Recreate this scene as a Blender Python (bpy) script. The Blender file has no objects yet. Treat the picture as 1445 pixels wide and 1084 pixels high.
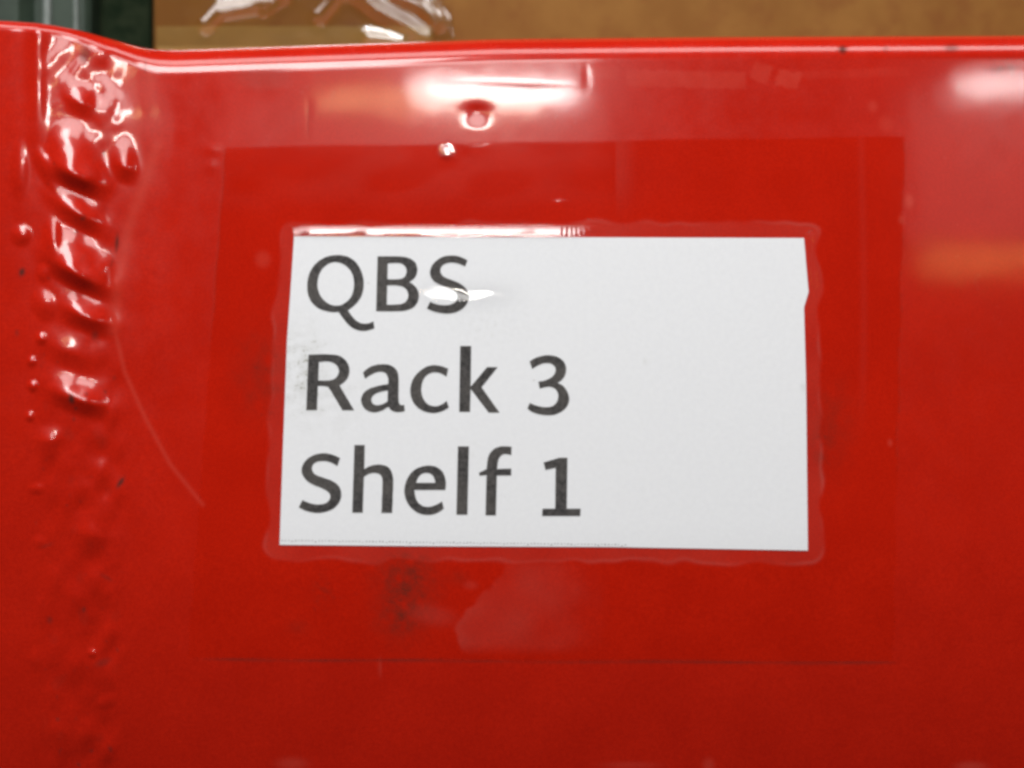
import bpy, math
import numpy as np
from mathutils import Vector

# ---------------------------------------------------------------- units
# 1 unit of layout = 0.1 mm on the face of the beam
S = 1e-4
CX, CY = 722.5, 542.0
D = 1700.0                       # camera stands this far in front of the face
rng = np.random.default_rng(7)
scene = bpy.context.scene
COL = scene.collection


def W(px, py, d=0.0):
    """layout point (right, down, towards viewer) -> metres"""
    px = np.asarray(px, float); py = np.asarray(py, float); d = np.asarray(d, float)
    k = (D - d) / D
    return (px - CX) * k * S, -d * S, (CY - py) * k * S


def smooth(a, b, x):
    t = np.clip((x - a) / (b - a), 0, 1)
    return t * t * (3 - 2 * t)


class Sines:
    """band limited noise: a sum of random sine waves, about -1..1"""
    def __init__(self, wl, n=28, seed=0, stretch=(1, 1)):
        r = np.random.default_rng(seed)
        ang = r.uniform(0, 2 * math.pi, n)
        k = 2 * math.pi / (wl * r.uniform(0.6, 1.7, n))
        self.kx = np.cos(ang) * k / stretch[0]; self.ky = np.sin(ang) * k / stretch[1]
        self.ph = r.uniform(0, 2 * math.pi, n); self.n = n

    def __call__(self, x, y):
        o = np.zeros(np.broadcast(x, y).shape)
        for a, b, p in zip(self.kx, self.ky, self.ph):
            o += np.sin(a * x + b * y + p)
        return o / math.sqrt(self.n) / 1.2


def seg_dist(x, y, pts):
    """distance to a polyline"""
    best = np.full(np.broadcast(x, y).shape, 1e9)
    for (x0, y0), (x1, y1) in zip(pts[:-1], pts[1:]):
        dx, dy = x1 - x0, y1 - y0
        t = np.clip(((x - x0) * dx + (y - y0) * dy) / (dx * dx + dy * dy + 1e-9), 0, 1)
        best = np.minimum(best, np.hypot(x - x0 - t * dx, y - y0 - t * dy))
    return best


def blob(x, y, cx, cy, rx, ry, rot=0.0, p=2.0):
    c, s = math.cos(math.radians(rot)), math.sin(math.radians(rot))
    u = ((x - cx) * c + (y - cy) * s) / rx
    v = (-(x - cx) * s + (y - cy) * c) / ry
    return np.exp(-(u * u + v * v) ** (p / 2))


def dome(x, y, cx, cy, rx, ry, rot=0.0):
    """lens shaped bump with a crisp foot"""
    c, s = math.cos(math.radians(rot)), math.sin(math.radians(rot))
    u = ((x - cx) * c + (y - cy) * s) / rx
    v = (-(x - cx) * s + (y - cy) * c) / ry
    q = np.clip(1 - u * u - v * v, 0, None)
    return q ** 2.0


# ---------------------------------------------------------------- object helpers
def tag(o, label=None, cat=None, group=None, kind=None):
    if label: o['label'] = label
    if cat: o['category'] = cat
    if group: o['group'] = group
    if kind: o['kind'] = kind
    return o


def link(name, me, mat, parent=None):
    me.materials.append(mat)
    o = bpy.data.objects.new(name, me)
    COL.objects.link(o)
    if parent: o.parent = parent
    return o


def empty(name):
    o = bpy.data.objects.new(name, None)
    o.empty_display_size = 0.005
    COL.objects.link(o)
    return o


def np_mesh(name, verts, quads, attrs=None, smooth_shade=True):
    """mesh from arrays; unused vertices are dropped"""
    used = np.zeros(len(verts), bool); used[quads.ravel()] = True
    remap = np.cumsum(used) - 1
    verts = verts[used]; quads = remap[quads]
    me = bpy.data.meshes.new(name)
    me.vertices.add(len(verts)); me.vertices.foreach_set('co', verts.astype(np.float32).ravel())
    me.loops.add(quads.size); me.loops.foreach_set('vertex_index', quads.astype(np.int32).ravel())
    me.polygons.add(len(quads))
    me.polygons.foreach_set('loop_start', np.arange(0, quads.size, 4, dtype=np.int32))
    me.polygons.foreach_set('use_smooth', np.full(len(quads), smooth_shade))
    me.update(calc_edges=True)
    for k, v in (attrs or {}).items():
        a = me.attributes.new(k, 'FLOAT', 'POINT')
        a.data.foreach_set('value', v.ravel()[used].astype(np.float32))
    return me


def grid_quads(nr, nc):
    i = np.arange((nr - 1) * (nc - 1))
    r, c = i // (nc - 1), i % (nc - 1)
    a = r * nc + c
    return np.stack([a, a + nc, a + nc + 1, a + 1], 1), r, c


def poly_mesh(name, outlines, d, depth=0.0):
    """filled outlines (the inner ones become holes) in layout coordinates, as one mesh"""
    cu = bpy.data.curves.new(name, 'CURVE'); cu.dimensions = '2D'; cu.fill_mode = 'FRONT'
    for pts in outlines:
        sp = cu.splines.new('POLY'); sp.points.add(len(pts) - 1)
        for p, (x, y) in zip(sp.points, pts):
            p.co = (x * 0.01, -y * 0.01, 0, 1)
        sp.use_cyclic_u = True
    ob = bpy.data.objects.new(name, cu)
    me = bpy.data.meshes.new_from_object(ob)
    bpy.data.objects.remove(ob); bpy.data.curves.remove(cu)
    n = len(me.vertices); co = np.empty(n * 3, np.float32); me.vertices.foreach_get('co', co)
    co = co.reshape(-1, 3)
    x, y = co[:, 0] * 100, -co[:, 1] * 100
    X, Y, Z = W(x, y, d - roll(y))
    me.vertices.foreach_set('co', np.stack([X, np.broadcast_to(Y, X.shape), Z], 1).astype(np.float32).ravel())
    me.update(); me.name = name
    return me


# ---------------------------------------------------------------- material helpers
def new_mat(name):
    m = bpy.data.materials.new(name); m.use_nodes = True
    nt = m.node_tree; nt.nodes.clear()
    out = nt.nodes.new('ShaderNodeOutputMaterial')
    return m, nt, out


def N(nt, t, **kw):
    n = nt.nodes.new('ShaderNode' + t)
    for k, v in kw.items():
        if k in ('operation', 'blend_type', 'data_type', 'attribute_name', 'noise_dimensions', 'wave_type', 'bands_direction'):
            setattr(n, k, v)
        else:
            n.inputs[k].default_value = v
    return n


def attr(nt, name):
    n = nt.nodes.new('ShaderNodeAttribute'); n.attribute_name = name
    return n.outputs['Fac']


def math_(nt, op, a, b=None, clamp=False):
    n = nt.nodes.new('ShaderNodeMath'); n.operation = op; n.use_clamp = clamp
    for i, v in enumerate((a, b)):
        if v is None: continue
        if isinstance(v, (int, float)): n.inputs[i].default_value = v
        else: nt.links.new(v, n.inputs[i])
    return n.outputs[0]


def mix_col(nt, fac, a, b, blend='MIX'):
    n = nt.nodes.new('ShaderNodeMix'); n.data_type = 'RGBA'; n.blend_type = blend; n.clamp_factor = True
    for sock, v in ((n.inputs[0], fac), (n.inputs[6], a), (n.inputs[7], b)):
        if isinstance(v, (int, float)): sock.default_value = v
        elif isinstance(v, tuple): sock.default_value = v if len(v) == 4 else v + (1,)
        else: nt.links.new(v, sock)
    return n.outputs[2]


def noise(nt, scale, detail=3, rough=0.55, coord=None, dist=0.0, stretch=None):
    if coord is None:
        coord = nt.nodes.new('ShaderNodeTexCoord').outputs['Object']
    if stretch:
        mp = nt.nodes.new('ShaderNodeMapping'); mp.inputs['Scale'].default_value = stretch
        nt.links.new(coord, mp.inputs['Vector']); coord = mp.outputs[0]
    n = nt.nodes.new('ShaderNodeTexNoise')
    n.inputs['Scale'].default_value = scale; n.inputs['Detail'].default_value = detail
    n.inputs['Roughness'].default_value = rough; n.inputs['Distortion'].default_value = dist
    nt.links.new(coord, n.inputs['Vector'])
    return n.outputs['Fac']


def ramp(nt, v, a, b, lo=0.0, hi=1.0):
    n = nt.nodes.new('ShaderNodeMapRange'); n.interpolation_type = 'SMOOTHSTEP'
    n.inputs['From Min'].default_value = a; n.inputs['From Max'].default_value = b
    n.inputs['To Min'].default_value = lo; n.inputs['To Max'].default_value = hi
    nt.links.new(v, n.inputs['Value'])
    return n.outputs[0]


# red enamel ------------------------------------------------------
def make_paint():
    m, nt, out = new_mat('red_enamel')
    b = nt.nodes.new('ShaderNodeBsdfPrincipled')
    mott = noise(nt, 900, 4, 0.6)
    big = noise(nt, 110, 3, 0.5)
    c = mix_col(nt, ramp(nt, big, .3, .7), (0.50, 0.0118, 0.0030), (0.55, 0.0138, 0.0036))
    c = mix_col(nt, ramp(nt, mott, .25, .75, 0, .16), c, (0.36, 0.008, 0.004))
    c = mix_col(nt, ramp(nt, noise(nt, 2900, 3, .75), .32, .68, 0, .42), c, (0.30, 0.005, 0.0015))
    c = mix_col(nt, attr(nt, 'pale'), c, (0.60, 0.075, 0.05))
    grit = ramp(nt, noise(nt, 4200, 4, .75), .35, .68)
    dirt = math_(nt, 'MULTIPLY', attr(nt, 'dirt'), math_(nt, 'ADD', math_(nt, 'MULTIPLY', grit, .75), .5), True)
    c = mix_col(nt, dirt, c, (0.150, 0.019, 0.011))
    c = mix_col(nt, attr(nt, 'chip'), c, (0.035, 0.022, 0.018))
    nt.links.new(c, b.inputs['Base Color'])
    und = attr(nt, 'bonded')                     # where tape glue wets the paint there is no air film to shine
    spec = math_(nt, 'SUBTRACT', 0.19, math_(nt, 'MULTIPLY', und, .17))
    chip = attr(nt, 'chip')
    spec = math_(nt, 'MULTIPLY', spec, math_(nt, 'SUBTRACT', 1.0, chip))
    nt.links.new(spec, b.inputs['Specular IOR Level'])
    rg = math_(nt, 'ADD', ramp(nt, noise(nt, 300, 4, .6), .3, .7, .20, .28), math_(nt, 'MULTIPLY', dirt, .3))
    nt.links.new(rg, b.inputs['Roughness'])
    cw = math_(nt, 'MULTIPLY', math_(nt, 'SUBTRACT', 1.0, und), math_(nt, 'SUBTRACT', 1.0, chip), True)
    nt.links.new(math_(nt, 'MULTIPLY', cw, .75), b.inputs['Coat Weight'])
    b.inputs['Coat Roughness'].default_value = 0.065
    bp = nt.nodes.new('ShaderNodeBump'); bp.inputs['Strength'].default_value = 0.10
    bp.inputs['Distance'].default_value = 2e-5
    nt.links.new(noise(nt, 420, 4, .55), bp.inputs['Height'])
    nt.links.new(bp.outputs[0], b.inputs['Normal']); nt.links.new(bp.outputs[0], b.inputs['Coat Normal'])
    nt.links.new(b.outputs[0], out.inputs[0])
    return m


def make_paper():
    m, nt, out = new_mat('white_paper')
    b = nt.nodes.new('ShaderNodeBsdfPrincipled')
    fib = noise(nt, 1500, 5, .65)
    c = mix_col(nt, ramp(nt, fib, .3, .7), (0.82, 0.843, 0.887), (0.85, 0.873, 0.912))
    c = mix_col(nt, ramp(nt, noise(nt, 3000, 3, .7), .32, .68, 0, .12), c, (0.55, 0.56, 0.58))
    speck = ramp(nt, noise(nt, 2600, 2, .6), .55, .70)
    d = math_(nt, 'MULTIPLY', attr(nt, 'dirt'), math_(nt, 'ADD', math_(nt, 'MULTIPLY', speck, .75), .25), True)
    c = mix_col(nt, d, c, (0.20, 0.20, 0.13))
    rare = ramp(nt, noise(nt, 520, 2, .5), .755, .80, 0, .5)
    c = mix_col(nt, rare, c, (0.3, 0.29, 0.25))
    nt.links.new(c, b.inputs['Base Color'])
    b.inputs['Roughness'].default_value = .8
    b.inputs['Specular IOR Level'].default_value = .1
    nt.links.new(b.outputs[0], out.inputs[0])
    return m


def make_toner():
    m, nt, out = new_mat('grey_black_toner')
    b = nt.nodes.new('ShaderNodeBsdfPrincipled')
    n1 = noise(nt, 1900, 4, .7)
    n2 = noise(nt, 190, 2, .5)
    c = mix_col(nt, ramp(nt, n1, .25, .75), (0.020, 0.020, 0.022), (0.10, 0.095, 0.095))
    c = mix_col(nt, ramp(nt, n2, .35, .7, 0, .5), c, (0.12, 0.112, 0.105))
    nt.links.new(c, b.inputs['Base Color'])
    b.inputs['Roughness'].default_value = .7
    b.inputs['Specular IOR Level'].default_value = .15
    nt.links.new(b.outputs[0], out.inputs[0])
    return m


def clear_film(name, refl=0.5, rough=0.06, tint=(1, 1, 1), haze_attr=False):
    m, nt, out = new_mat(name)
    tr = nt.nodes.new('ShaderNodeBsdfTransparent'); tr.inputs[0].default_value = tint + (1,)
    gl = nt.nodes.new('ShaderNodeBsdfGlossy'); gl.inputs['Roughness'].default_value = rough
    lw = nt.nodes.new('ShaderNodeLayerWeight')          # Schlick, the same from both sides of the film
    fc = math_(nt, 'POWER', lw.outputs['Facing'], 5.0)
    f = math_(nt, 'MULTIPLY', math_(nt, 'ADD', math_(nt, 'MULTIPLY', fc, .6), .04), refl)
    if haze_attr:
        f = math_(nt, 'MULTIPLY', f, math_(nt, 'ADD', 1.0, math_(nt, 'MULTIPLY', attr(nt, 'shine'), 22.0)), True)
        bp = nt.nodes.new('ShaderNodeBump'); bp.inputs['Strength'].default_value = 0.12
        bp.inputs['Distance'].default_value = 2e-5
        nt.links.new(noise(nt, 500, 3, .55, stretch=(.5, 1, 1.6)), bp.inputs['Height'])
        nt.links.new(bp.outputs[0], gl.inputs['Normal'])
    mx = nt.nodes.new('ShaderNodeMixShader')
    nt.links.new(f, mx.inputs[0]); nt.links.new(tr.outputs[0], mx.inputs[1]); nt.links.new(gl.outputs[0], mx.inputs[2])
    last = mx.outputs[0]
    if haze_attr:
        df = nt.nodes.new('ShaderNodeBsdfDiffuse')
        df.inputs[0].default_value = (0.75, 0.55, 0.48, 1)
        mx2 = nt.nodes.new('ShaderNodeMixShader')
        nt.links.new(attr(nt, 'milk'), mx2.inputs[0])
        nt.links.new(last, mx2.inputs[1]); nt.links.new(df.outputs[0], mx2.inputs[2]); last = mx2.outputs[0]
    nt.links.new(last, out.inputs[0])
    return m


def make_card():
    m, nt, out = new_mat('brown_corrugated_card')
    b = nt.nodes.new('ShaderNodeBsdfPrincipled')
    c = mix_col(nt, ramp(nt, noise(nt, 60, 4, .6), .35, .65), (0.195, 0.086, 0.014), (0.235, 0.114, 0.022))
    c = mix_col(nt, ramp(nt, noise(nt, 260, 3, .6), .45, .75, 0, .5), c, (0.165, 0.056, 0.010))
    nt.links.new(c, b.inputs['Base Color'])
    b.inputs['Roughness'].default_value = .75; b.inputs['Specular IOR Level'].default_value = .25
    nt.links.new(b.outputs[0], out.inputs[0])
    return m


def simple(name, c1, c2, scale, rough, spec=.5):
    m, nt, out = new_mat(name)
    b = nt.nodes.new('ShaderNodeBsdfPrincipled')
    nt.links.new(mix_col(nt, ramp(nt, noise(nt, scale, 4, .6), .3, .7), c1, c2), b.inputs['Base Color'])
    b.inputs['Roughness'].default_value = rough; b.inputs['Specular IOR Level'].default_value = spec
    nt.links.new(b.outputs[0], out.inputs[0])
    return m


PAINT = make_paint()
PAPER = make_paper()
TONER = make_toner()
TAPE = clear_film('clear_tape_film', .22, .07, (0.985, 0.98, 0.975), True)
WRAP = clear_film('clear_plastic_film', 3.2, .12, (0.95, 0.91, 0.80))
CARD = make_card()
GREEN = simple('dark_green_enamel', (0.012, 0.026, 0.016), (0.022, 0.042, 0.027), 200, .5, .3)
GREY_EDGE = simple('worn_grey_green_edge', (0.10, 0.135, 0.12), (0.17, 0.21, 0.20), 300, .4)
BOARD = simple('shelf_board_wood', (0.09, 0.065, 0.04), (0.14, 0.10, 0.06), 60, .7, .2)

# ---------------------------------------------------------------- the red beam
TX = np.array([-900, 0, 60, 110, 160, 205, 240, 300, 500, 700, 1000, 1445, 2700], float)
TY = np.array([26, 29, 33, 42, 56, 69, 71, 69, 62, 55, 52, 50, 46], float)
RX = np.array([-900, 0, 90, 170, 230, 2700], float)
RR = np.array([14, 14, 16, 26, 36, 28], float)


def sm_interp(x, xp, fp):
    """interp softened by averaging"""
    return sum(np.interp(x + o, xp, fp) for o in (-14, -7, 0, 7, 14)) / 5


peel = Sines(120, seed=3, stretch=(1.5, 1))
peel2 = Sines(38, seed=4)
wn1 = Sines(46, seed=11, stretch=(1, 1.1)); wn2 = Sines(22, seed=12); wn3 = Sines(110, seed=13)

TAPE_POLY = [(318, 208), (640, 203), (960, 197), (1277, 192), (1268, 560), (1260, 934), (760, 932), (265, 929), (290, 560)]


def tape_left(y): return np.interp(y, [150, 208, 560, 929, 1000], [320, 318, 292, 265, 262]) + 2.0 * np.sin(y / 13.0) * .4
def tape_right(y): return np.interp(y, [150, 192, 560, 934, 1000], [1278, 1277, 1268, 1260, 1258]) + 1.5 * np.sin(y / 17.0)
def tape_top(x): return np.interp(x, [250, 318, 640, 960, 1277], [209, 208, 203, 197, 193]) + .8 * np.sin(x / 41.0)
def tape_bot(x): return np.interp(x, [250, 760, 1260], [929, 932, 934]) + .6 * np.sin(x / 55.0)


def in_tape(x, y, f=2.0):
    m = smooth(-f, f, x - tape_left(y)) * smooth(-f, f, tape_right(y) - x)
    return m * smooth(-f, f, y - tape_top(x)) * smooth(-f, f, tape_bot(x) - y)


# label paper outline
LABEL = [(415, 333.5), (600, 335), (820, 335.5), (1000, 335.5), (1134.5, 336), (1137, 362), (1138.5, 390), (1141, 412), (1140.5, 419),
         (1136, 426), (1134.5, 434), (1136, 470), (1137.5, 540), (1139, 650), (1140, 777), (1000, 774.5), (860, 772), (620, 771),
         (394.5, 769), (399, 640), (405, 480), (410, 410)]


def label_left(y): return np.interp(y, [300, 333, 410, 480, 640, 769, 800], [416, 415, 410, 405, 399, 394.5, 394])
def label_right(y): return np.interp(y, [300, 336, 412, 434, 540, 777], [1134, 1134.5, 1141, 1134.5, 1137.5, 1140])
def label_bot(x): return np.interp(x, [300, 394, 620, 860, 1000, 1140, 1200], [768, 769, 771, 772, 774.5, 777, 778])


def label_sd(x, y):
    """signed distance-like value: positive outside the paper"""
    dx = np.maximum(label_left(y) - x, x - label_right(y))
    dy = np.maximum(334.5 - y, y - label_bot(x))
    return np.where((dx > 0) & (dy > 0), np.hypot(np.maximum(dx, 0), np.maximum(dy, 0)), np.maximum(dx, dy))


gapn = Sines(60, seed=21)


def gap_width(x, y):
    return 19 + 3.0 * gapn(x, y)


# weld scales: centre, radii, height, rotation
SCALES = [(58, 478, 10, 10, 2.4, 0), (45, 510, 9, 9, 2.2, 0), (46, 545, 10, 10, 2.6, 0), (42, 588, 9, 9, 2.0, 0), (30, 332, 18, 18, 3, 0),
          (66, 240, 14, 40, 3, -25), (62, 430, 20, 28, 3, -20), (28, 240, 16, 50, 2.4, 0), (74, 335, 16, 32, 3, 0), (62, 385, 14, 16, 2, 0),
          (130, 922, 9, 8, 2.0, 0), (52, 690, 16, 10, 1.4, 0), (55, 765, 12, 12, 1.2, 0), (160, 880, 13, 40, 1.4, 0), (58, 860, 13, 32, 1.2, 0),
          (150, 990, 22, 13, 1.6, -20), (50, 930, 14, 20, 1.2, 0), (157, 590, 12, 24, 1.6, 10)]
# ripples of the weld: crest y, length of the rising slope, height, centre x, half width, shear
RIPPLES = [(146, 36, 5, 114, 22, .3), (250, 84, 16, 107, 36, .42), (303, 36, 8, 112, 36, .5), (389, 70, 15, 108, 40, .5), (449, 40, 9, 122, 36, .35),
           (566, 42, 10, 113, 46, .28), (238, 56, 6, 176, 17, .25), (622, 26, 4, 70, 20, 0), (757, 44, 4.5, 131, 36, .2), (690, 70, 2.2, 104, 46, 0),
           (845, 80, 2.2, 115, 48, .2), (938, 70, 1.8, 112, 44, .1), (1036, 90, 2.2, 110, 48, .1), (500, 40, 3, 100, 36, .3)]


def bead_w(x, y):
    """1 in the run of weld"""
    off = 5 * np.sin(y / 37.0) + 4 * np.sin(y / 15.0 + 1)
    return smooth(40, 78, x + off) * (1 - smooth(148, 186, x + off * .8))


def roll(y):
    return np.clip(y - 738, 0, None) ** 2 * .00030


def face_d(x, y):
    """height of the painted steel above the face plane, towards the viewer"""
    # the beam is flat, then rolls gently under towards its lower edge
    d = -roll(y)
    d = d + 0.05 * peel(x, y) * smooth(205, 320, x) + 0.010 * peel2(x, y)
    # end bracket stands proud; the weld runs down the step between it and the beam
    fade = 1 - .5 * smooth(560, 900, y)
    xs_ = x + 3 * np.sin(y / 41.0) + 2 * np.sin(y / 17.0 + 1)
    base = sum(np.interp(xs_ + o, [-900, 26, 58, 78, 150, 182, 236], [25, 25, 21.5, 20, 9.5, 4, 0]) for o in (-15, -10, -5, 0, 5, 10, 15)) / 7
    d = d + base * fade
    w = bead_w(x, y)
    act = 1 - .4 * smooth(560, 720, y)
    d = d + (3.2 * blob(x, y, 53, 60, 12, 400) * (1 - smooth(125, 260, y)) + .000131 * np.clip(125 - y, 0, None) ** 2 * blob(x, y, 62, 80, 26, 900))
    d = d + w * (.55 + .45 * smooth(90, 150, x)) * act * (2.2 * smooth(590, 680, y) * wn1(x, y * .75) + .14 * smooth(590, 680, y) * wn2(x, y) + .04 * wn2(x, y) + .55 * wn1(x, y) + .04 * wn2(x, y))
    for (yc, L, h, xc, hw, sh) in RIPPLES:
        m = (np.abs(x - xc) < 2.6 * hw) & (np.abs(y - yc) < L + 90)
        if m.any():
            X_, Y_ = x[m], y[m]
            v = Y_ - sh * (X_ - xc) - yc + .08 * ((X_ - xc) ** 2) / hw
            up = np.clip((v + L) / L, 0, 1)
            up = up * up * (1.5 - .5 * up) * 1.12                       # eased foot, then a straight slope up to the crest
            dn = 1 - smooth(-9, 24 + (14 if yc > 600 else 0), v)
            d[m] += h * up * dn * np.exp(-(np.abs(X_ - xc) / (.86 * hw)) ** 2.2)
    for (cx, cy, rx, ry, h, rot) in SCALES:
        m = (np.abs(x - cx) < 90) & (np.abs(y - cy) < 90)
        if m.any():
            d[m] += h * dome(x[m], y[m], cx, cy, rx, ry, rot)
    # dent and pimples
    v = y - 157
    d = d - 1.25 * np.where(v < 0, np.exp(-(v / 7.5) ** 2), .5 + .5 * np.cos(np.pi * np.clip(v / 27.0, 0, 1))) * np.exp(-((x - 673) / 14.0) ** 2)
    d = d + .5 * blob(x, y, 300, 212, 9, 7) + .35 * blob(x, y, 297, 235, 9, 9)
    d = d - .12 * blob(x, y, 436, 172, 2.5, 30, p=4)
    d = d - .03 * blob(x, y, 735, 117, 85, 4, 2, p=3)
    d = d - .12 * blob(x, y, 828, 108, 5, 14)
    d = d + .9 * blob(x, y, 1190, 70, 6, 6)
    return d


def beam_attrs(x, y):
    und = in_tape(x, y)
    sd = label_sd(x, y)
    gap = (1 - smooth(-3, 3, sd - gap_width(x, y)))      # air pocket round the paper
    bub = bubble(x, y)
    und = und * (1 - .25 * gap) * (1 - .8 * bub)
    j = Sines(30, seed=40)(x, y); j2 = Sines(13, seed=41)(x, y); j3 = Sines(90, seed=42)(x, y)
    pale = .12 * gap * (sd > -6) * in_tape(x, y) * (.6 + .35 * j3)
    pale = np.maximum(pale, .30 * bub)
    # residue of older tape along the top
    def patch(cx, cy, hw, hh, rot=0.0):
        c, q = math.cos(math.radians(rot)), math.sin(math.radians(rot))
        u = np.abs((x - cx) * c + (y - cy) * q) - hw - 1.2 * j2; v = np.abs(-(x - cx) * q + (y - cy) * c) - hh - 1.2 * j2
        return smooth(2.5, -2.5, u) * smooth(2.5, -2.5, v)
    res = .9 * patch(968, 112, 84, 12, 1.5) + 1.0 * patch(1074, 103, 13, 13, 20) + 1.15 * patch(1112, 112, 16, 12, 12)
    res = res + .5 * patch(1205, 104, 78, 6, -2) + .75 * patch(852, 102, 22, 9, 4) + .35 * patch(370, 112, 40, 14, 0)
    pale = np.maximum(pale, np.clip(res, 0, 1.2) * np.clip(.20 + .05 * j3 + .03 * j, 0, 1))
    scr = np.exp(-(seg_dist(x, y, [(163, 470), (176, 525), (205, 590), (240, 655), (286, 712)]) / 3.2) ** 2)
    pale = np.maximum(pale, .27 * scr)
    scr = np.exp(-(seg_dist(x, y, [(222, 205), (205, 255), (182, 320), (166, 400), (161, 465)]) / 9) ** 2)
    pale = np.maximum(pale, .26 * scr)
    pale = np.maximum(pale, .25 * blob(x, y, 371, 366, 11, 12, p=4))
    for (cx, cy, rx, ry, a) in [(412, 1078, 22, 9, .3), (1000, 1080, 8, 10, .3), (1370, 1082, 22, 7, .4), (890, 1080, 40, 5, .22), (536, 942, 2, 14, .3),
                                (1283, 284, 6, 10, .45), (1272, 310, 4, 6, .4), (1232, 150, 7, 8, .25), (1256, 625, 3, 5, .4), (1250, 175, 10, 12, .2)]:
        pale = np.maximum(pale, a * blob(x, y, cx, cy, rx, ry, p=3))
    dirt = .72 * blob(x, y, 575, 818, 42, 40, p=2.4) * np.clip(.85 + .3 * j + .25 * j2, 0, 1.4)
    dirt += .62 * blob(x, y, 566, 874, 34, 32) * np.clip(.8 + .3 * j + .25 * j2, 0, 1.4)
    dirt += .32 * blob(x, y, 648, 815, 13, 9) + .22 * blob(x, y, 456, 832, 14, 22) * np.clip(.7 + j2, 0, 1.5) + .25 * blob(x, y, 420, 885, 14, 10)
    dirt += .46 * blob(x, y, 372, 528, 38, 60) * np.clip(.8 + .35 * j, 0, 1.3)
    dirt += .46 * blob(x, y, 1168, 605, 32, 62, 10) * np.clip(.8 + .35 * j, 0, 1.3)
    dirt += .22 * blob(x, y, 370, 108, 40, 18, p=4) + .25 * blob(x, y, 1420, 95, 26, 10) * np.clip(.6 + j2, 0, 1)
    dirt += .3 * np.exp(-((y - tape_bot(x) - 1.8) / 2.2) ** 2) * smooth(255, 330, x) * (1 - smooth(1240, 1275, x)) * (.75 + .35 * j3)
    dirt += .22 * np.exp(-((x - tape_left(y)) / 2.0) ** 2) * smooth(205, 215, y) * (1 - smooth(420, 520, y))
    dirt += .22 * np.exp(-((x - tape_right(y)) / 2.0) ** 2) * smooth(195, 205, y) * (1 - smooth(640, 700, y)) * (.7 + .5 * j2)
    bw = bead_w(x, y)
    dirt += bw * smooth(.62, 1.5, Sines(40, seed=50)(x, y)) * .16
    chip = np.zeros_like(x)
    for (cx, cy, rx, ry, rot, a) in [(120, 78, 8, 12, 15, .55), (31, 384, 4, 6, 20, .9), (101, 563, 4, 7, -10, .9), (165, 343, 2.8, 13, 5, .75), (158, 370, 2, 8, 15, .4),
                                     (170, 681, 3, 9, 35, .9), (134, 474, 5, 7, 0, .45), (1189, 70, 6, 6, 0, .85), (145, 935, 12, 5, -20, .4), (70, 875, 4, 5, 0, .4), (24, 470, 3, 5, 0, .35),
                                     (1343, 68, 10, 6, 0, .5), (1415, 97, 22, 4, -4, .35), (1250, 69, 4, 5, 0, .3), (745, 122, 60, 2.2, 2, .3), (205, 94, 2, 8, 0, .4), (436, 172, 1.6, 26, 0, .25), (66, 770, 10, 2.5, -20, .3), (150, 815, 10, 3, 30, .3)]:
        chip = np.maximum(chip, a * blob(x, y, cx, cy, rx, ry, rot, p=3))
    line = np.exp(-((y - tape_bot(x) - 1.6) / 1.5) ** 2) * smooth(255, 330, x) * (1 - smooth(1235, 1275, x))
    chip = np.maximum(chip, .42 * line * np.clip(.8 + .3 * j3 + .15 * j2, .2, 1.2))
    speck = smooth(1.25, 1.7, Sines(15, seed=55)(x, y)) * bw * smooth(90, 160, y)
    chip = np.maximum(chip, .45 * speck)
    grime = smooth(.9, 1.5, Sines(9, seed=56)(x, y)) * (blob(x, y, 578, 825, 44, 50) + .8 * blob(x, y, 372, 535, 34, 55) + .8 * blob(x, y, 1168, 605, 30, 58) + .5 * blob(x, y, 456, 840, 40, 30))
    chip = np.maximum(chip, np.clip(.45 * grime, 0, .5))
    return {'bonded': np.clip(und, 0, 1), 'pale': np.clip(pale, 0, 1), 'dirt': np.clip(dirt, 0, 1), 'chip': np.clip(chip, 0, 1)}


def bubble(x, y):
    """tape lifted off the paint below the label: a pale wedge"""
    e = Sines(24, seed=60)(x, y) * 4
    left = np.interp(y, [770, 800, 850, 880, 915, 925], [735, 716, 672, 643, 648, 660]) + e
    right = np.interp(y, [770, 800, 850, 925], [750, 800, 815, 800]) + e
    m = smooth(-4, 5, x - left) * (.7 + .6 * np.exp(-np.abs(x - left) / 12) * smooth(840, 870, y)) * smooth(-60, 60, right - x) * smooth(778, 806, y) * (1 - smooth(905, 928, y))
    m2 = .28 * blob(x, y, 610, 868, 34, 14, 10, p=3) + .25 * blob(x, y, 664, 826, 10, 6, p=3)
    return np.clip(m * (.40 + .12 * Sines(70, seed=61)(x, y)) + m2, 0, 1)


def axis(parts):
    out = []
    for a, b, st in parts:
        out.append(np.arange(a, b, st))
    out.append([parts[-1][1]])
    return np.concatenate(out)


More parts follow.
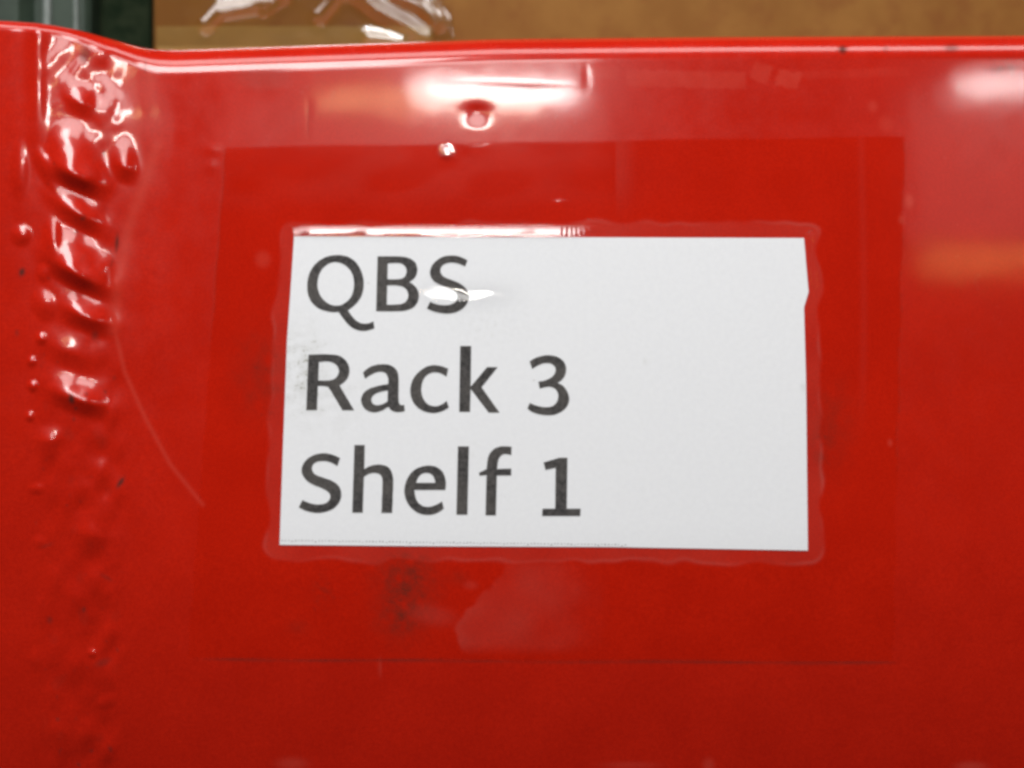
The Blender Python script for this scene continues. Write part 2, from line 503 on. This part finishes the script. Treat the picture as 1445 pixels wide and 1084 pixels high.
def build_beam():
    xs = axis([(-900, -60, 30), (-60, 330, 1.8), (330, 1480, 3.0), (1480, 2700, 30)])
    # t runs from the back of the top flange, round the edge, down the face, round the lower edge and back
    rows = [('top', v) for v in (1.0, .6, .3, .12, .03)] + [('arc', a) for a in np.linspace(90, 0, 31)]
    ff = axis([(0.0, 1.0, 1.0)])
    nface = 400
    rows += [('face', v) for v in (np.arange(1, nface) / nface)]
    rows += [('low', a) for a in np.linspace(0, 90, 12)] + [('bot', v) for v in (.1, .4, 1.0)]
    nr, nc = len(rows), len(xs)
    YT = sm_interp(xs, TX, TY); R = sm_interp(xs, RX, RR); YE = YT + R
    YB, RB = 1112.0, 40.0
    px = np.tile(xs, (nr, 1)); py = np.zeros((nr, nc)); dd = np.zeros((nr, nc))
    for i, (k, v) in enumerate(rows):
        if k == 'top': py[i] = YT; dd[i] = -R - 260 * v
        elif k == 'arc':
            a = math.radians(v); py[i] = YE - R * math.sin(a); dd[i] = -R * (1 - math.cos(a))
        elif k == 'face': py[i] = YE + (YB - YE) * v
        elif k == 'low':
            a = math.radians(v); py[i] = YB + RB * math.sin(a); dd[i] = -RB * (1 - math.cos(a))
        else: py[i] = YB + RB; dd[i] = -RB - 260 * v
    fd = face_d(px.copy(), np.clip(py, None, 1160))
    at = beam_attrs(px, py)
    fade = np.ones((nr, nc))
    for i, (k, v) in enumerate(rows):
        if k == 'top' or k == 'bot': fade[i] = 1 - .0 * v
    dd = dd + fd * fade
    X, Y, Z = W(px, py, np.clip(dd, -60, None))
    Y = -dd * S
    V = np.stack([X, Y, Z], -1).reshape(-1, 3)
    Q, r, c = grid_quads(nr, nc)
    cx = (px[r, c] + px[r, c + 1]) / 2; cy = (py[r, c] + py[r + 1, c]) / 2
    wob = 6 * np.sin(cy / 31.0) + 4 * np.sin(cy / 13.0)
    bead = (cx > 52 + wob) & (cx < 176 + .7 * wob) & (dd[r, c] > -25)
    brk = (~bead) & (cx < 110)
    body = ~(bead | brk)
    root = empty('shelf_beam')
    root.location = (0, 0, 0)
    tag(root, 'glossy red painted steel shelf beam with a lumpy weld at its left end, behind the paper label', 'shelf beam')
    for nm, msk, lab in (('beam_body', body, None), ('weld_bead', bead, 'lumpy red painted weld run with dark pits'), ('end_bracket', brk, 'rounded red bracket edge left of the weld')):
        o = link(nm, np_mesh(nm, V, Q[msk], at), PAINT, root)
        if lab: o['label'] = lab
    return root


beam = build_beam()

# ---------------------------------------------------------------- the paper label and its printing
D_PAPER, D_INK, D_TAPE = 0.9, 1.25, 1.0


def paper_mesh():
    ys = axis([(0, 1, 1 / 150)]); us = axis([(0, 1, 1 / 240)])
    u, v = np.meshgrid(us, ys)
    y0 = np.interp(u, [0, 1], [333.5, 336])
    yt = y0
    # iterate edges: bottom depends on x
    xl0 = label_left(yt + v * 436); xr0 = label_right(yt + v * 440)
    x = xl0 + (xr0 - xl0) * u
    y = yt + (label_bot(x) - yt) * v
    x = label_left(y) + (label_right(y) - label_left(y)) * u
    j = Sines(26, seed=70)(x, y); j2 = Sines(9, seed=71)(x, y)
    dirt = .85 * blob(x, y, 424, 520, 30, 52, p=2) * np.clip(.55 + .5 * j + .3 * j2, 0, 1.3)
    dirt += .25 * blob(x, y, 470, 560, 60, 50) * np.clip(.4 + .6 * j, 0, 1)
    dirt += .22 * blob(x, y, 690, 460, 60, 30) * np.clip(.3 + .5 * j2, 0, 1)
    dirt += .18 * blob(x, y, 660, 640, 30, 20) * np.clip(.3 + .5 * j2, 0, 1)
    dirt += .5 * blob(x, y, 1134, 547, 4, 6) + .35 * blob(x, y, 911, 510, 3, 4)
    X, Y, Z = W(x, y, D_PAPER - roll(y))
    V = np.stack([X, np.broadcast_to(Y, X.shape), Z], -1).reshape(-1, 3)
    Q, _, _ = grid_quads(*u.shape)
    return np_mesh('paper', V, Q, {'dirt': np.clip(dirt, 0, 1)})


def catmull(pts):
    """closed outline: points with a third value are sharp corners, the rest are curved through"""
    n = len(pts); P = [np.array(p[:2], float) for p in pts]; C = [len(p) > 2 for p in pts]
    out = []
    for i in range(n):
        p1, p2 = P[i], P[(i + 1) % n]
        if C[i] and C[(i + 1) % n]:
            out.append(p1); continue
        p0 = 2 * p1 - p2 if C[i] else P[i - 1]
        p3 = 2 * p2 - p1 if C[(i + 1) % n] else P[(i + 2) % n]
        for t in np.linspace(0, 1, 7)[:-1]:
            t2, t3 = t * t, t * t * t
            out.append(.5 * ((2 * p1) + (-p0 + p2) * t + (2 * p0 - 5 * p1 + 4 * p2 - p3) * t2 + (-p0 + 3 * p1 - 3 * p2 + p3) * t3))
    return out


K = 1
GLYPHS = {
    'Q': ((420, 350), [
        [(520, 815, K), (590, 910), (650, 980), (720, 1030), (800, 1055), (870, 1055), (930, 1040), (978, 1025, K), (965, 935, K), (910, 958), (850, 965),
         (790, 952), (735, 915), (690, 865), (640, 795, K), (700, 750), (770, 680), (820, 590), (842, 480), (835, 380), (800, 270), (740, 180), (660, 120), (570, 95),
         (480, 92), (390, 106), (300, 145), (220, 210), (160, 300), (130, 395), (122, 485), (130, 580), (165, 670), (225, 738), (300, 785), (400, 812), (460, 818)],
        [(490, 180), (570, 200), (640, 250), (695, 330), (718, 430), (712, 530), (680, 620), (630, 680), (560, 725), (490, 735), (410, 718), (340, 670), (290, 605),
         (260, 530), (252, 450), (270, 350), (310, 270), (370, 215), (430, 187)]]),
    'B': ((520, 350), [
        [(115, 106, K), (240, 105), (370, 107), (470, 116), (550, 145), (602, 195), (622, 265), (614, 330), (580, 390), (520, 432, K), (580, 475), (620, 525), (642, 590),
         (635, 660), (608, 720), (560, 765), (480, 795), (380, 806), (240, 808), (97, 806, K)],
        [(245, 198, K), (340, 190), (420, 200), (465, 235), (485, 285), (478, 335), (450, 375), (400, 395), (320, 400), (240, 398, K)],
        [(238, 478, K), (320, 476), (390, 482), (445, 498), (487, 535), (505, 590), (500, 640), (470, 688), (410, 715), (330, 722), (232, 722, K)]]),
    'S': ((520, 350), [
        [(1262, 158, K), (1200, 125), (1130, 102), (1050, 95), (960, 108), (880, 150), (815, 215), (783, 300), (795, 370), (835, 425), (905, 466), (990, 500), (1060, 533),
         (1112, 570), (1135, 622), (1112, 680), (1060, 715), (990, 730), (905, 724), (835, 706), (785, 683, K), (742, 770, K), (800, 798), (880, 822), (980, 835), (1080, 828),
         (1170, 793), (1240, 730), (1278, 640), (1265, 555), (1215, 490), (1140, 440), (1050, 405), (968, 370), (925, 328), (915, 285), (930, 238), (970, 205), (1030, 188),
         (1090, 188), (1160, 205), (1230, 237, K)]]),
    'R': ((420, 480), [
        [(138, 185, K), (300, 180), (440, 184), (530, 200), (600, 245), (645, 310), (660, 390), (642, 470), (600, 528), (535, 580, K), (720, 895, K), (570, 895, K), (408, 625),
         (370, 594), (320, 586), (258, 585, K), (245, 893, K), (110, 893, K)],
        [(272, 280, K), (370, 272), (440, 284), (495, 320), (525, 380), (515, 440), (475, 488), (420, 510), (350, 516), (262, 515, K)]]),
    'a': ((420, 480), [
        [(832, 412, K), (900, 355), (980, 320), (1070, 307), (1160, 314), (1230, 348), (1270, 400), (1285, 470), (1286, 600), (1285, 720), (1290, 790), (1312, 825), (1358, 825, K),
         (1365, 905, K), (1300, 918), (1240, 914), (1190, 890), (1155, 850, K), (1090, 890), (1010, 918), (930, 915), (860, 880), (820, 820), (808, 760), (825, 700), (870, 645),
         (950, 605), (1050, 578), (1155, 560, K), (1155, 505), (1140, 450), (1110, 415), (1060, 404), (1000, 412), (930, 445), (858, 492, K)],
        [(1150, 640, K), (1070, 655), (1000, 680), (955, 715), (940, 760), (955, 805), (1000, 828), (1060, 822), (1110, 803), (1145, 780, K)]]),
    'c': ((560, 480), [
        [(655, 365, K), (580, 335), (490, 320), (410, 328), (330, 365), (250, 435), (195, 520), (172, 620), (180, 720), (220, 810), (290, 878), (370, 915), (470, 930), (560, 912),
         (620, 885), (663, 860, K), (635, 775, K), (580, 815), (520, 840), (460, 840), (400, 820), (350, 770), (320, 700), (312, 620), (325, 540), (360, 470), (420, 425), (490, 410),
         (560, 425), (632, 465, K)]]),
    'k': ((560, 480), [
        [(808, 75, K), (948, 75, K), (941, 595, K), (1150, 345, K), (1285, 345, K), (1080, 600, K), (1310, 925, K), (1170, 925, K), (941, 622, K), (932, 915, K), (795, 915, K)]]),
    '3': ((680, 480), [
        [(608, 272, K), (680, 228), (760, 203), (850, 193), (950, 210), (1030, 260), (1070, 330), (1072, 400), (1050, 465), (1012, 512), (965, 545, K), (1030, 580), (1080, 640),
         (1110, 720), (1105, 800), (1060, 875), (990, 925), (900, 955), (790, 955), (690, 935), (620, 905), (580, 870, K), (610, 800, K), (680, 830), (760, 850), (830, 855), (900, 840),
         (950, 795), (972, 730), (965, 670), (930, 620), (880, 597), (820, 597), (735, 618, K), (720, 530, K), (800, 515), (870, 485), (920, 440), (940, 385), (930, 340), (890, 305),
         (840, 293), (780, 298), (710, 325), (640, 368, K)]]),
    'S_low': ((410, 620), [
        [(630, 238, K), (560, 205), (480, 182), (400, 178), (310, 195), (225, 240), (165, 310), (140, 390), (155, 460), (210, 530), (290, 580), (380, 615), (450, 650), (495, 690),
         (505, 740), (480, 790), (430, 820), (350, 832), (270, 820), (200, 795), (150, 775, K), (105, 868, K), (180, 905), (270, 930), (360, 938), (460, 920), (550, 880), (615, 810),
         (645, 730), (640, 650), (600, 580), (530, 530), (430, 493), (350, 465), (300, 435), (272, 380), (285, 325), (330, 290), (390, 278), (460, 280), (530, 303), (595, 340, K)]]),
    'h': ((410, 620), [
        [(815, 72, K), (945, 72, K), (940, 380, K), (1000, 345), (1070, 326), (1150, 323), (1230, 345), (1280, 400), (1305, 480), (1308, 560), (1302, 750), (1295, 938, K), (1158, 938, K),
         (1165, 750), (1172, 560), (1165, 490), (1140, 450), (1090, 430), (1030, 432), (980, 450), (935, 480, K), (920, 935, K), (787, 935, K)]]),
    'e': ((550, 620), [
        [(708, 645, K), (715, 570), (705, 490), (670, 410), (600, 355), (520, 336), (430, 342), (340, 375), (270, 430), (215, 520), (188, 620), (192, 720), (225, 810), (290, 890),
         (370, 942), (470, 965), (560, 955), (630, 925), (690, 882, K), (665, 792, K), (600, 830), (530, 855), (460, 860), (400, 838), (350, 790), (325, 720), (312, 645, K)],
        [(335, 555, K), (360, 490), (400, 445), (460, 428), (520, 440), (560, 480), (582, 555, K)]]),
    'l': ((550, 620), [[(868, 90, K), (1008, 90, K), (990, 960, K), (850, 960, K)]]),
    'f': ((670, 620), [
        [(468, 95, K), (400, 88), (320, 93), (250, 120), (195, 175), (165, 250), (150, 380, K), (55, 425, K), (62, 465, K), (148, 455, K), (137, 968, K), (268, 968, K), (280, 462, K),
         (462, 462, K), (465, 372, K), (285, 378, K), (292, 300), (310, 240), (345, 200), (390, 188), (465, 200, K)]]),
    '1': ((670, 620), [
        [(876, 295, K), (1080, 235, K), (1180, 235, K), (1172, 885, K), (1348, 885, K), (1342, 978, K), (858, 978, K), (862, 885, K), (1025, 885, K), (1030, 362, K), (900, 392, K)]]),
}
label = empty('paper_label')
tag(label, 'white rectangular paper label printed in grey black, taped to the red beam', 'label')
link('paper', paper_mesh(), PAPER, label)
edge_wob = Sines(7, seed=90)
for chars, lab in (('QBS', 'top printed line reading QBS'), (('R', 'a', 'c', 'k', '3'), 'middle printed line reading Rack 3'),
                   (('S_low', 'h', 'e', 'l', 'f', '1'), 'bottom printed line reading Shelf 1')):
    outl = []
    for g in chars:
        (ox, oy), loops = GLYPHS[g]
        for lp in loops:
            pts = catmull(lp)
            outl.append([(ox + x / 9.03 + .1 * math.sin(x * .9), oy + y / 9.03 + .1 * math.sin(y * .8)) for x, y in pts])
    o = link('text_line', poly_mesh('text_line', outl, D_INK), TONER, label)
    o['label'] = lab
dots = []
for i in range(103):
    x = 398 + i * 4.75 + rng.uniform(-.3, .3)
    y = 762.5 + (x - 398) * .013 + rng.uniform(-.3, .3) + (1.2 if i % 7 == 3 else 0)
    w = rng.uniform(.7, 1.2); h = rng.uniform(.5, .9)
    dots.append([(x - w, y - h), (x + w, y - h), (x + w, y + h), (x - w, y + h)])
DOTINK = simple('pale_grey_print', (0.26, 0.26, 0.26), (0.4, 0.4, 0.4), 2000, .8, .1)
link('dotted_cut_line', poly_mesh('dotted_cut_line', dots, D_INK), DOTINK, label)


# ---------------------------------------------------------------- clear tape over the label
def tape_mesh():
    us = axis([(0, 1, 1 / 420)]); vs = axis([(0, 1, 1 / 320)])
    u, v = np.meshgrid(us, vs)
    y = 205 + (931 - 205) * v
    x = tape_left(y) + (tape_right(y) - tape_left(y)) * u
    y = tape_top(x) + (tape_bot(x) - tape_top(x)) * v
    x = tape_left(y) + (tape_right(y) - tape_left(y)) * u
    sd = label_sd(x, y)
    gw = gap_width(x, y)
    n1 = Sines(60, seed=30, stretch=(2.2, 1))(x, y); n2 = Sines(24, seed=31, stretch=(1.6, 1))(x, y); n3 = Sines(200, seed=32)(x, y)
    lift = 1 - smooth(0, 1, sd / gw)                     # drapes from the paper edge down to the paint
    base = .35 + 1.5 * lift
    d = base + .05 * n1 * smooth(-10, 20, sd) + .02 * n2
    # pinched ridge at the foot of the drape
    d = d + .28 * np.exp(-((sd - gw) / 3.2) ** 2) * (.7 + .5 * n1)
    # puffed fold on the top edge of the paper
    topf = np.exp(-((y - 327.5) / 5.5) ** 2) * smooth(405, 425, x) * (1 - smooth(800, 832, x))
    fm = smooth(403, 418, x) * (1 - smooth(812, 834, x))
    ramp_ = np.clip((y - 318.5 - 1.5 * n1) / 15.5, 0, 1)
    puff = .35 + 2.15 * (ramp_ - .18 * ramp_ * ramp_) * (1 - .28 * smooth(336, 356, y)) + .10 * n2 * (sd < 18)
    puff = puff + .45 * np.sin((x - 790) * .95) * smooth(788, 796, x) * np.exp(-((y - 328) / 6) ** 2)
    d = d * (1 - fm * (1 - smooth(356, 380, y)) * smooth(300, 316, y)) + puff * fm * (1 - smooth(356, 380, y)) * smooth(300, 316, y)
    # crease over the lettering
    crm = smooth(572, 615, x) * (1 - smooth(680, 760, x))
    d = d + (1.6 + 1.5 * (1 - smooth(640, 675, x))) * np.exp(-((y - 426 - .008 * (x - 650)) / 13.0) ** 2) * crm * (1 + .10 * n2)
    cr = np.exp(-((y - 415) / 16) ** 2) * crm
    # pinhead bubble at the upper edge
    d = d + .9 * blob(x, y, 630, 219, 9, 11) + .6 * blob(x, y, 672, 208, 14, 8)
    d = d + .35 * blob(x, y, 790, 286, 12, 3.0) + .3 * blob(x, y, 690, 366, 6, 5) + .25 * blob(x, y, 637, 356, 4, 4)
    d = d + .5 * bubble(x, y)
    # keep it clear of the paper and the printing below it
    inside = smooth(3, -3, sd)
    d = np.maximum(d, .35 + 1.35 * inside)
    # the beam itself is not level everywhere
    d = d - roll(y)
    milk = .045 * np.exp(-((sd - gw) / 2.6) ** 2) * np.clip(.55 + .7 * n1, 0, 1.5)
    milk = np.maximum(milk, .014 * (1 - smooth(-2, 2, sd - gw)) * (sd > 0))
    milk = np.maximum(milk, .008 * np.exp(-((x - 1217 + 2 * np.sin(y / 90)) / 5.0) ** 2) * (1 - smooth(480, 640, y)))
    milk = np.maximum(milk, .02 * smooth(867, 871, x) * (1 - smooth(871, 905, x)) * (1 - smooth(240, 320, y)))
    milk = np.maximum(milk, .012 * smooth(230, 330, x) * (1 - smooth(700, 1000, x)) * (1 - smooth(250, 310, y)) * np.clip(.5 + n1, 0, 1))
    milk = np.maximum(milk, .05 * bubble(x, y))
    shine = np.clip(topf + .28 * cr, 0, 1) + 1.0 * blob(x, y, 630, 213, 10, 12, p=4)  # reflection raised by mask to paint in the fold, crease and bubble glints
    X, Y, Z = W(x, y, d)
    V = np.stack([X, Y, Z], -1).reshape(-1, 3)
    Q, _, _ = grid_quads(*u.shape)
    return np_mesh('clear_tape', V, Q, {'milk': np.clip(milk, 0, 1), 'shine': np.clip(shine, 0, 1)})


tape = link('clear_tape', tape_mesh(), TAPE)
tag(tape, 'wide patch of clear adhesive tape stuck over the white paper label', 'tape')


# ---------------------------------------------------------------- things behind the beam
def box_mesh(name, x0, x1, y0, y1, d0, d1, r=6, sag=None, nx=60, ny=24):
    """box with rounded vertical and horizontal edges, true layout units (no perspective correction); d0 is its near face"""
    import bmesh
    bm = bmesh.new()
    bmesh.ops.create_cube(bm, size=1)
    for v in bm.verts:
        v.co = Vector(((x0 + x1) / 2 + v.co.x * (x1 - x0), (d0 + d1) / 2 + v.co.y * abs(d1 - d0), (y0 + y1) / 2 + v.co.z * (y1 - y0)))
    bmesh.ops.bevel(bm, geom=bm.edges[:], offset=r, segments=4, affect='EDGES', profile=.5)
    for v in bm.verts:
        v.co = Vector((v.co.x * S, v.co.y * S, v.co.z * S))
    me = bpy.data.meshes.new(name); bm.to_mesh(me); bm.free()
    for p in me.polygons: p.use_smooth = True
    return me


# plain positions behind the face: X right, Y away, Z up, all in layout units about the picture centre
def far(px, py, depth):
    k = (D + depth) / D
    return (px - CX) * k, (CY - py) * k


BD = 330.0                                              # box face stands this far behind the beam face
bx0, _ = far(214, 0, BD); _, bz_low = far(0, 66, BD)
DECK_Z = 462.0
box = empty('cardboard_box')
tag(box, 'brown cardboard box standing on the shelf behind the red beam', 'cardboard box')
from_x, to_x = bx0, bx0 + 1900


def box_body():
    us = np.linspace(0, 1, 160); vs = np.linspace(0, 1, 60)
    me = box_mesh('carton', from_x, to_x, DECK_Z, DECK_Z + 900, BD, BD + 1000, r=14)
    return me


link('carton', box_body(), CARD, box)
# glued flap strip near the foot of the carton, a lighter raised band of card
CARD2 = simple('pale_brown_card', (0.23, 0.14, 0.042), (0.27, 0.165, 0.05), 150, .75, .2)
fx1, _ = far(636, 0, BD)
link('flap', box_mesh('flap', from_x + 8, fx1 - 30, DECK_Z + 4, far(0, 38, BD)[1], BD - 4, BD + 6, r=3), CARD2, box)['label'] = 'paler strip of card low on the left of the box'

# crumpled clear film hugging the left end of the carton
def film_mesh():
    us = np.linspace(0, 1, 260); vs = np.linspace(0, 1, 160)
    u, v = np.meshgrid(us, vs)
    y = -160 + 225 * v
    right = 640 - 30 * np.clip((30 - y) / 40, 0, 1) ** 2 - np.clip(-y, 0, None) * .25
    x = 216 + (right - 216) * u
    n1 = Sines(95, seed=80, stretch=(1.4, .8))(x, y); n2 = Sines(36, seed=81, stretch=(1.5, .8))(x, y)
    d = 5 + .5 * n1 + .12 * n2
    for pts, h, w in [([(500, -12), (535, 14), (575, 36), (598, 52)], 9, 9), ([(555, -8), (592, 8), (616, 32)], 8, 8), ([(452, 22), (466, 6), (480, -14)], 6, 8),
                      ([(292, 34), (310, 16), (345, 10), (400, -6)], 6, 8), ([(372, 14), (384, 4)], 5, 6), ([(520, 52), (570, 58)], 4, 7), ([(640, 62), (632, 30), (612, 0)], 4, 6)]:
        d = d + 1.5 * h * np.exp(-(seg_dist(x, y, pts) / (1.3 * w)) ** 2)
    d = np.maximum(d, 4.6) + .13 * (66 - y)              # leans out at the top
    depth = BD - d
    k = (D + depth) / D
    V = np.stack([(x - CX) * k * S, depth * S, (CY - y) * k * S], -1).reshape(-1, 3)
    Q, _, _ = grid_quads(*u.shape)
    return np_mesh('plastic_film', V, Q)


film = link('plastic_film', film_mesh(), WRAP)
tag(film, 'crumpled clear plastic film with white glints over the left end of the brown box', 'plastic film')

# shelf board the box stands on
bd = link('shelf_board', box_mesh('shelf_board', -1500, 2400, DECK_Z - 60, DECK_Z - 1, 240, 1500, r=5), BOARD)
tag(bd, kind='structure')

# dark green upright, behind the left end of the beam
post = empty('rack_upright')
tag(post, 'dark green metal rack upright with pale vertical edges, at the far left behind the beam', 'rack upright')
PD = 300.0
p0 = far(-260, 0, PD)[0]; p1 = far(203, 0, PD)[0]


def prism_mesh(name, prof, z0, z1):
    """closed profile in (x, depth) extruded upright"""
    n = len(prof)
    V = [(x * S, y * S, z * S) for z in (z0, z1) for x, y in prof]
    F = [(i, (i + 1) % n, n + (i + 1) % n, n + i) for i in range(n)] + [tuple(range(n))[::-1], tuple(range(n, 2 * n))]
    me = bpy.data.meshes.new(name); me.from_pydata(V, [], F); me.update()
    return me


rb1, rb2 = far(60, 0, PD)[0], far(101, 0, PD)[0]
prof = [(p0, PD + 420), (p0, PD + 8), (p0 + 8, PD), (rb1 - 40, PD), (rb1 - 22, PD + 22), (rb2 + 14, PD + 22), (rb2 + 22, PD + 30), (rb2 + 22, PD + 420)]
link('upright_body', prism_mesh('upright_body', prof, -1400, 1500), GREEN, post)
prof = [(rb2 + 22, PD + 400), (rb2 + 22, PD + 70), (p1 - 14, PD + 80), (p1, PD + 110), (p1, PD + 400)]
GREEN_SHADED = simple('shaded_green_enamel', (0.006, 0.013, 0.006), (0.018, 0.027, 0.014), 350, .9, .05)  # shade put into the colour: a darker copy of the upright's green
link('side_flange', prism_mesh('side_flange', prof, -1390, 1490), GREEN_SHADED, post)['label'] = 'side flange next to the box, its green darkened as if shaded'


def rib(xc, w, dep):
    pr = [(xc + w * math.cos(a), dep - .7 * w * math.sin(a)) for a in np.linspace(math.pi, 0, 9)] + [(xc + w, dep + 6), (xc - w, dep + 6)]
    o = link('edge_rib', prism_mesh('edge_rib', pr, -1390, 1490), GREY_EDGE, post)
    return o


rib(rb1, 7, PD + 20); rib(rb2, 4.0, PD + 20)

# ---------------------------------------------------------------- light
world = bpy.data.worlds.new('World'); scene.world = world; world.use_nodes = True
bg = world.node_tree.nodes['Background']
bg.inputs[0].default_value = (0.92, 0.95, 1.0, 1); bg.inputs[1].default_value = 0.02


def lamp(name, pos, target, w, h, radiance, color=(1, 1, 1), spread=180):
    """rectangular lamp; radiance is turned into watts"""
    L = bpy.data.lights.new(name, 'AREA'); L.shape = 'RECTANGLE'; L.size = w; L.size_y = h
    L.energy = radiance * w * h * math.pi; L.color = color; L.spread = math.radians(spread)
    o = bpy.data.objects.new(name, L); COL.objects.link(o)
    o.location = pos
    o.rotation_euler = (Vector(target) - Vector(pos)).to_track_quat('-Z', 'Y').to_euler()
    return o


def mirror_lamp(name, px, py, wpx, hpx, dist, radiance, color=(1, 1, 1), tilt=0.0, yaw=0.0, nrm=None):
    """a lamp standing where the flat face (tilted up by tilt) mirrors it at the given layout point"""
    P = Vector([float(v) for v in W(px, py, 0)])
    cam = Vector((0, -D * S, 0))
    v = (P - cam).normalized()
    n = Vector((math.sin(math.radians(yaw)), -math.cos(math.radians(tilt)) * math.cos(math.radians(yaw)), math.sin(math.radians(tilt))))
    n.normalize()
    r = v - 2 * v.dot(n) * n
    k = (D + dist) / D
    return lamp(name, P + r * dist * S, P, wpx * k * S, hpx * k * S, radiance, color)


# overhead strip lights
def dirlamp(name, az, el, dist, w, h, radiance, color=(1, 1, 1)):
    a, e = math.radians(az), math.radians(el)
    p = Vector((math.sin(a) * math.cos(e), -math.cos(a) * math.cos(e), math.sin(e))) * dist
    return lamp(name, p, (0, 0, 0.01), w, h, radiance, color)


dirlamp('overhead_lamp', -4, 68, .42, .95, .12, 5.9, (1, .985, .96))
dirlamp('aisle_lamp', -18, 40, .60, .18, .225, 17.5, (1, .99, .97))
mirror_lamp('far_strip_lamp', 700, 127, 215, 28, 12000, 62, (1, .985, .96))
mirror_lamp('far_strip_lamp', 1490, 113, 230, 12, 12000, 58, (1, .985, .96))
mirror_lamp('added_fold_glint_lamp', 618, 329, 420, 330, 9000, 9, (1, .98, .95), tilt=8.5)  # added lamp, placed to put the white streak on the tape fold
mirror_lamp('lit_boxes_standin', 610, 144, 310, 10, 9000, 26, (1, .66, .30))  # added emitters in place of lit boxes, for the orange streaks
mirror_lamp('lit_boxes_standin', 1400, 366, 180, 17, 9000, 8.5, (1, .50, .15))
mirror_lamp('pale_wall_standin', 1450, 230, 300, 210, 8000, .8, (1, .86, .80))  # added panels in place of a bright wall, for the pinkish haze
mirror_lamp('pale_wall_standin', 590, 190, 520, 75, 8500, .75, (1, .90, .85))

# ---------------------------------------------------------------- camera
cam = bpy.data.cameras.new('camera'); co = bpy.data.objects.new('camera', cam); COL.objects.link(co)
co.location = (0, -D * S, 0); co.rotation_euler = (math.radians(90), 0, 0)
cam.sensor_width = 36; cam.lens = 36 * D / 1445.0
cam.clip_start = .002; cam.clip_end = 50
cam.dof.use_dof = True; cam.dof.focus_distance = D * S; cam.dof.aperture_fstop = 9
scene.camera = co

scene.view_settings.view_transform = 'Standard'; scene.view_settings.look = 'None'
scene.view_settings.exposure = 0; scene.view_settings.gamma = 1
scene.render.engine = 'CYCLES'
scene.cycles.use_denoising = True
scene.cycles.max_bounces = 8; scene.cycles.transparent_max_bounces = 12
scene.cycles.caustics_reflective = False; scene.cycles.caustics_refractive = False
scene.cycles.pixel_filter_type = 'BLACKMAN_HARRIS'; scene.cycles.filter_width = 3.2
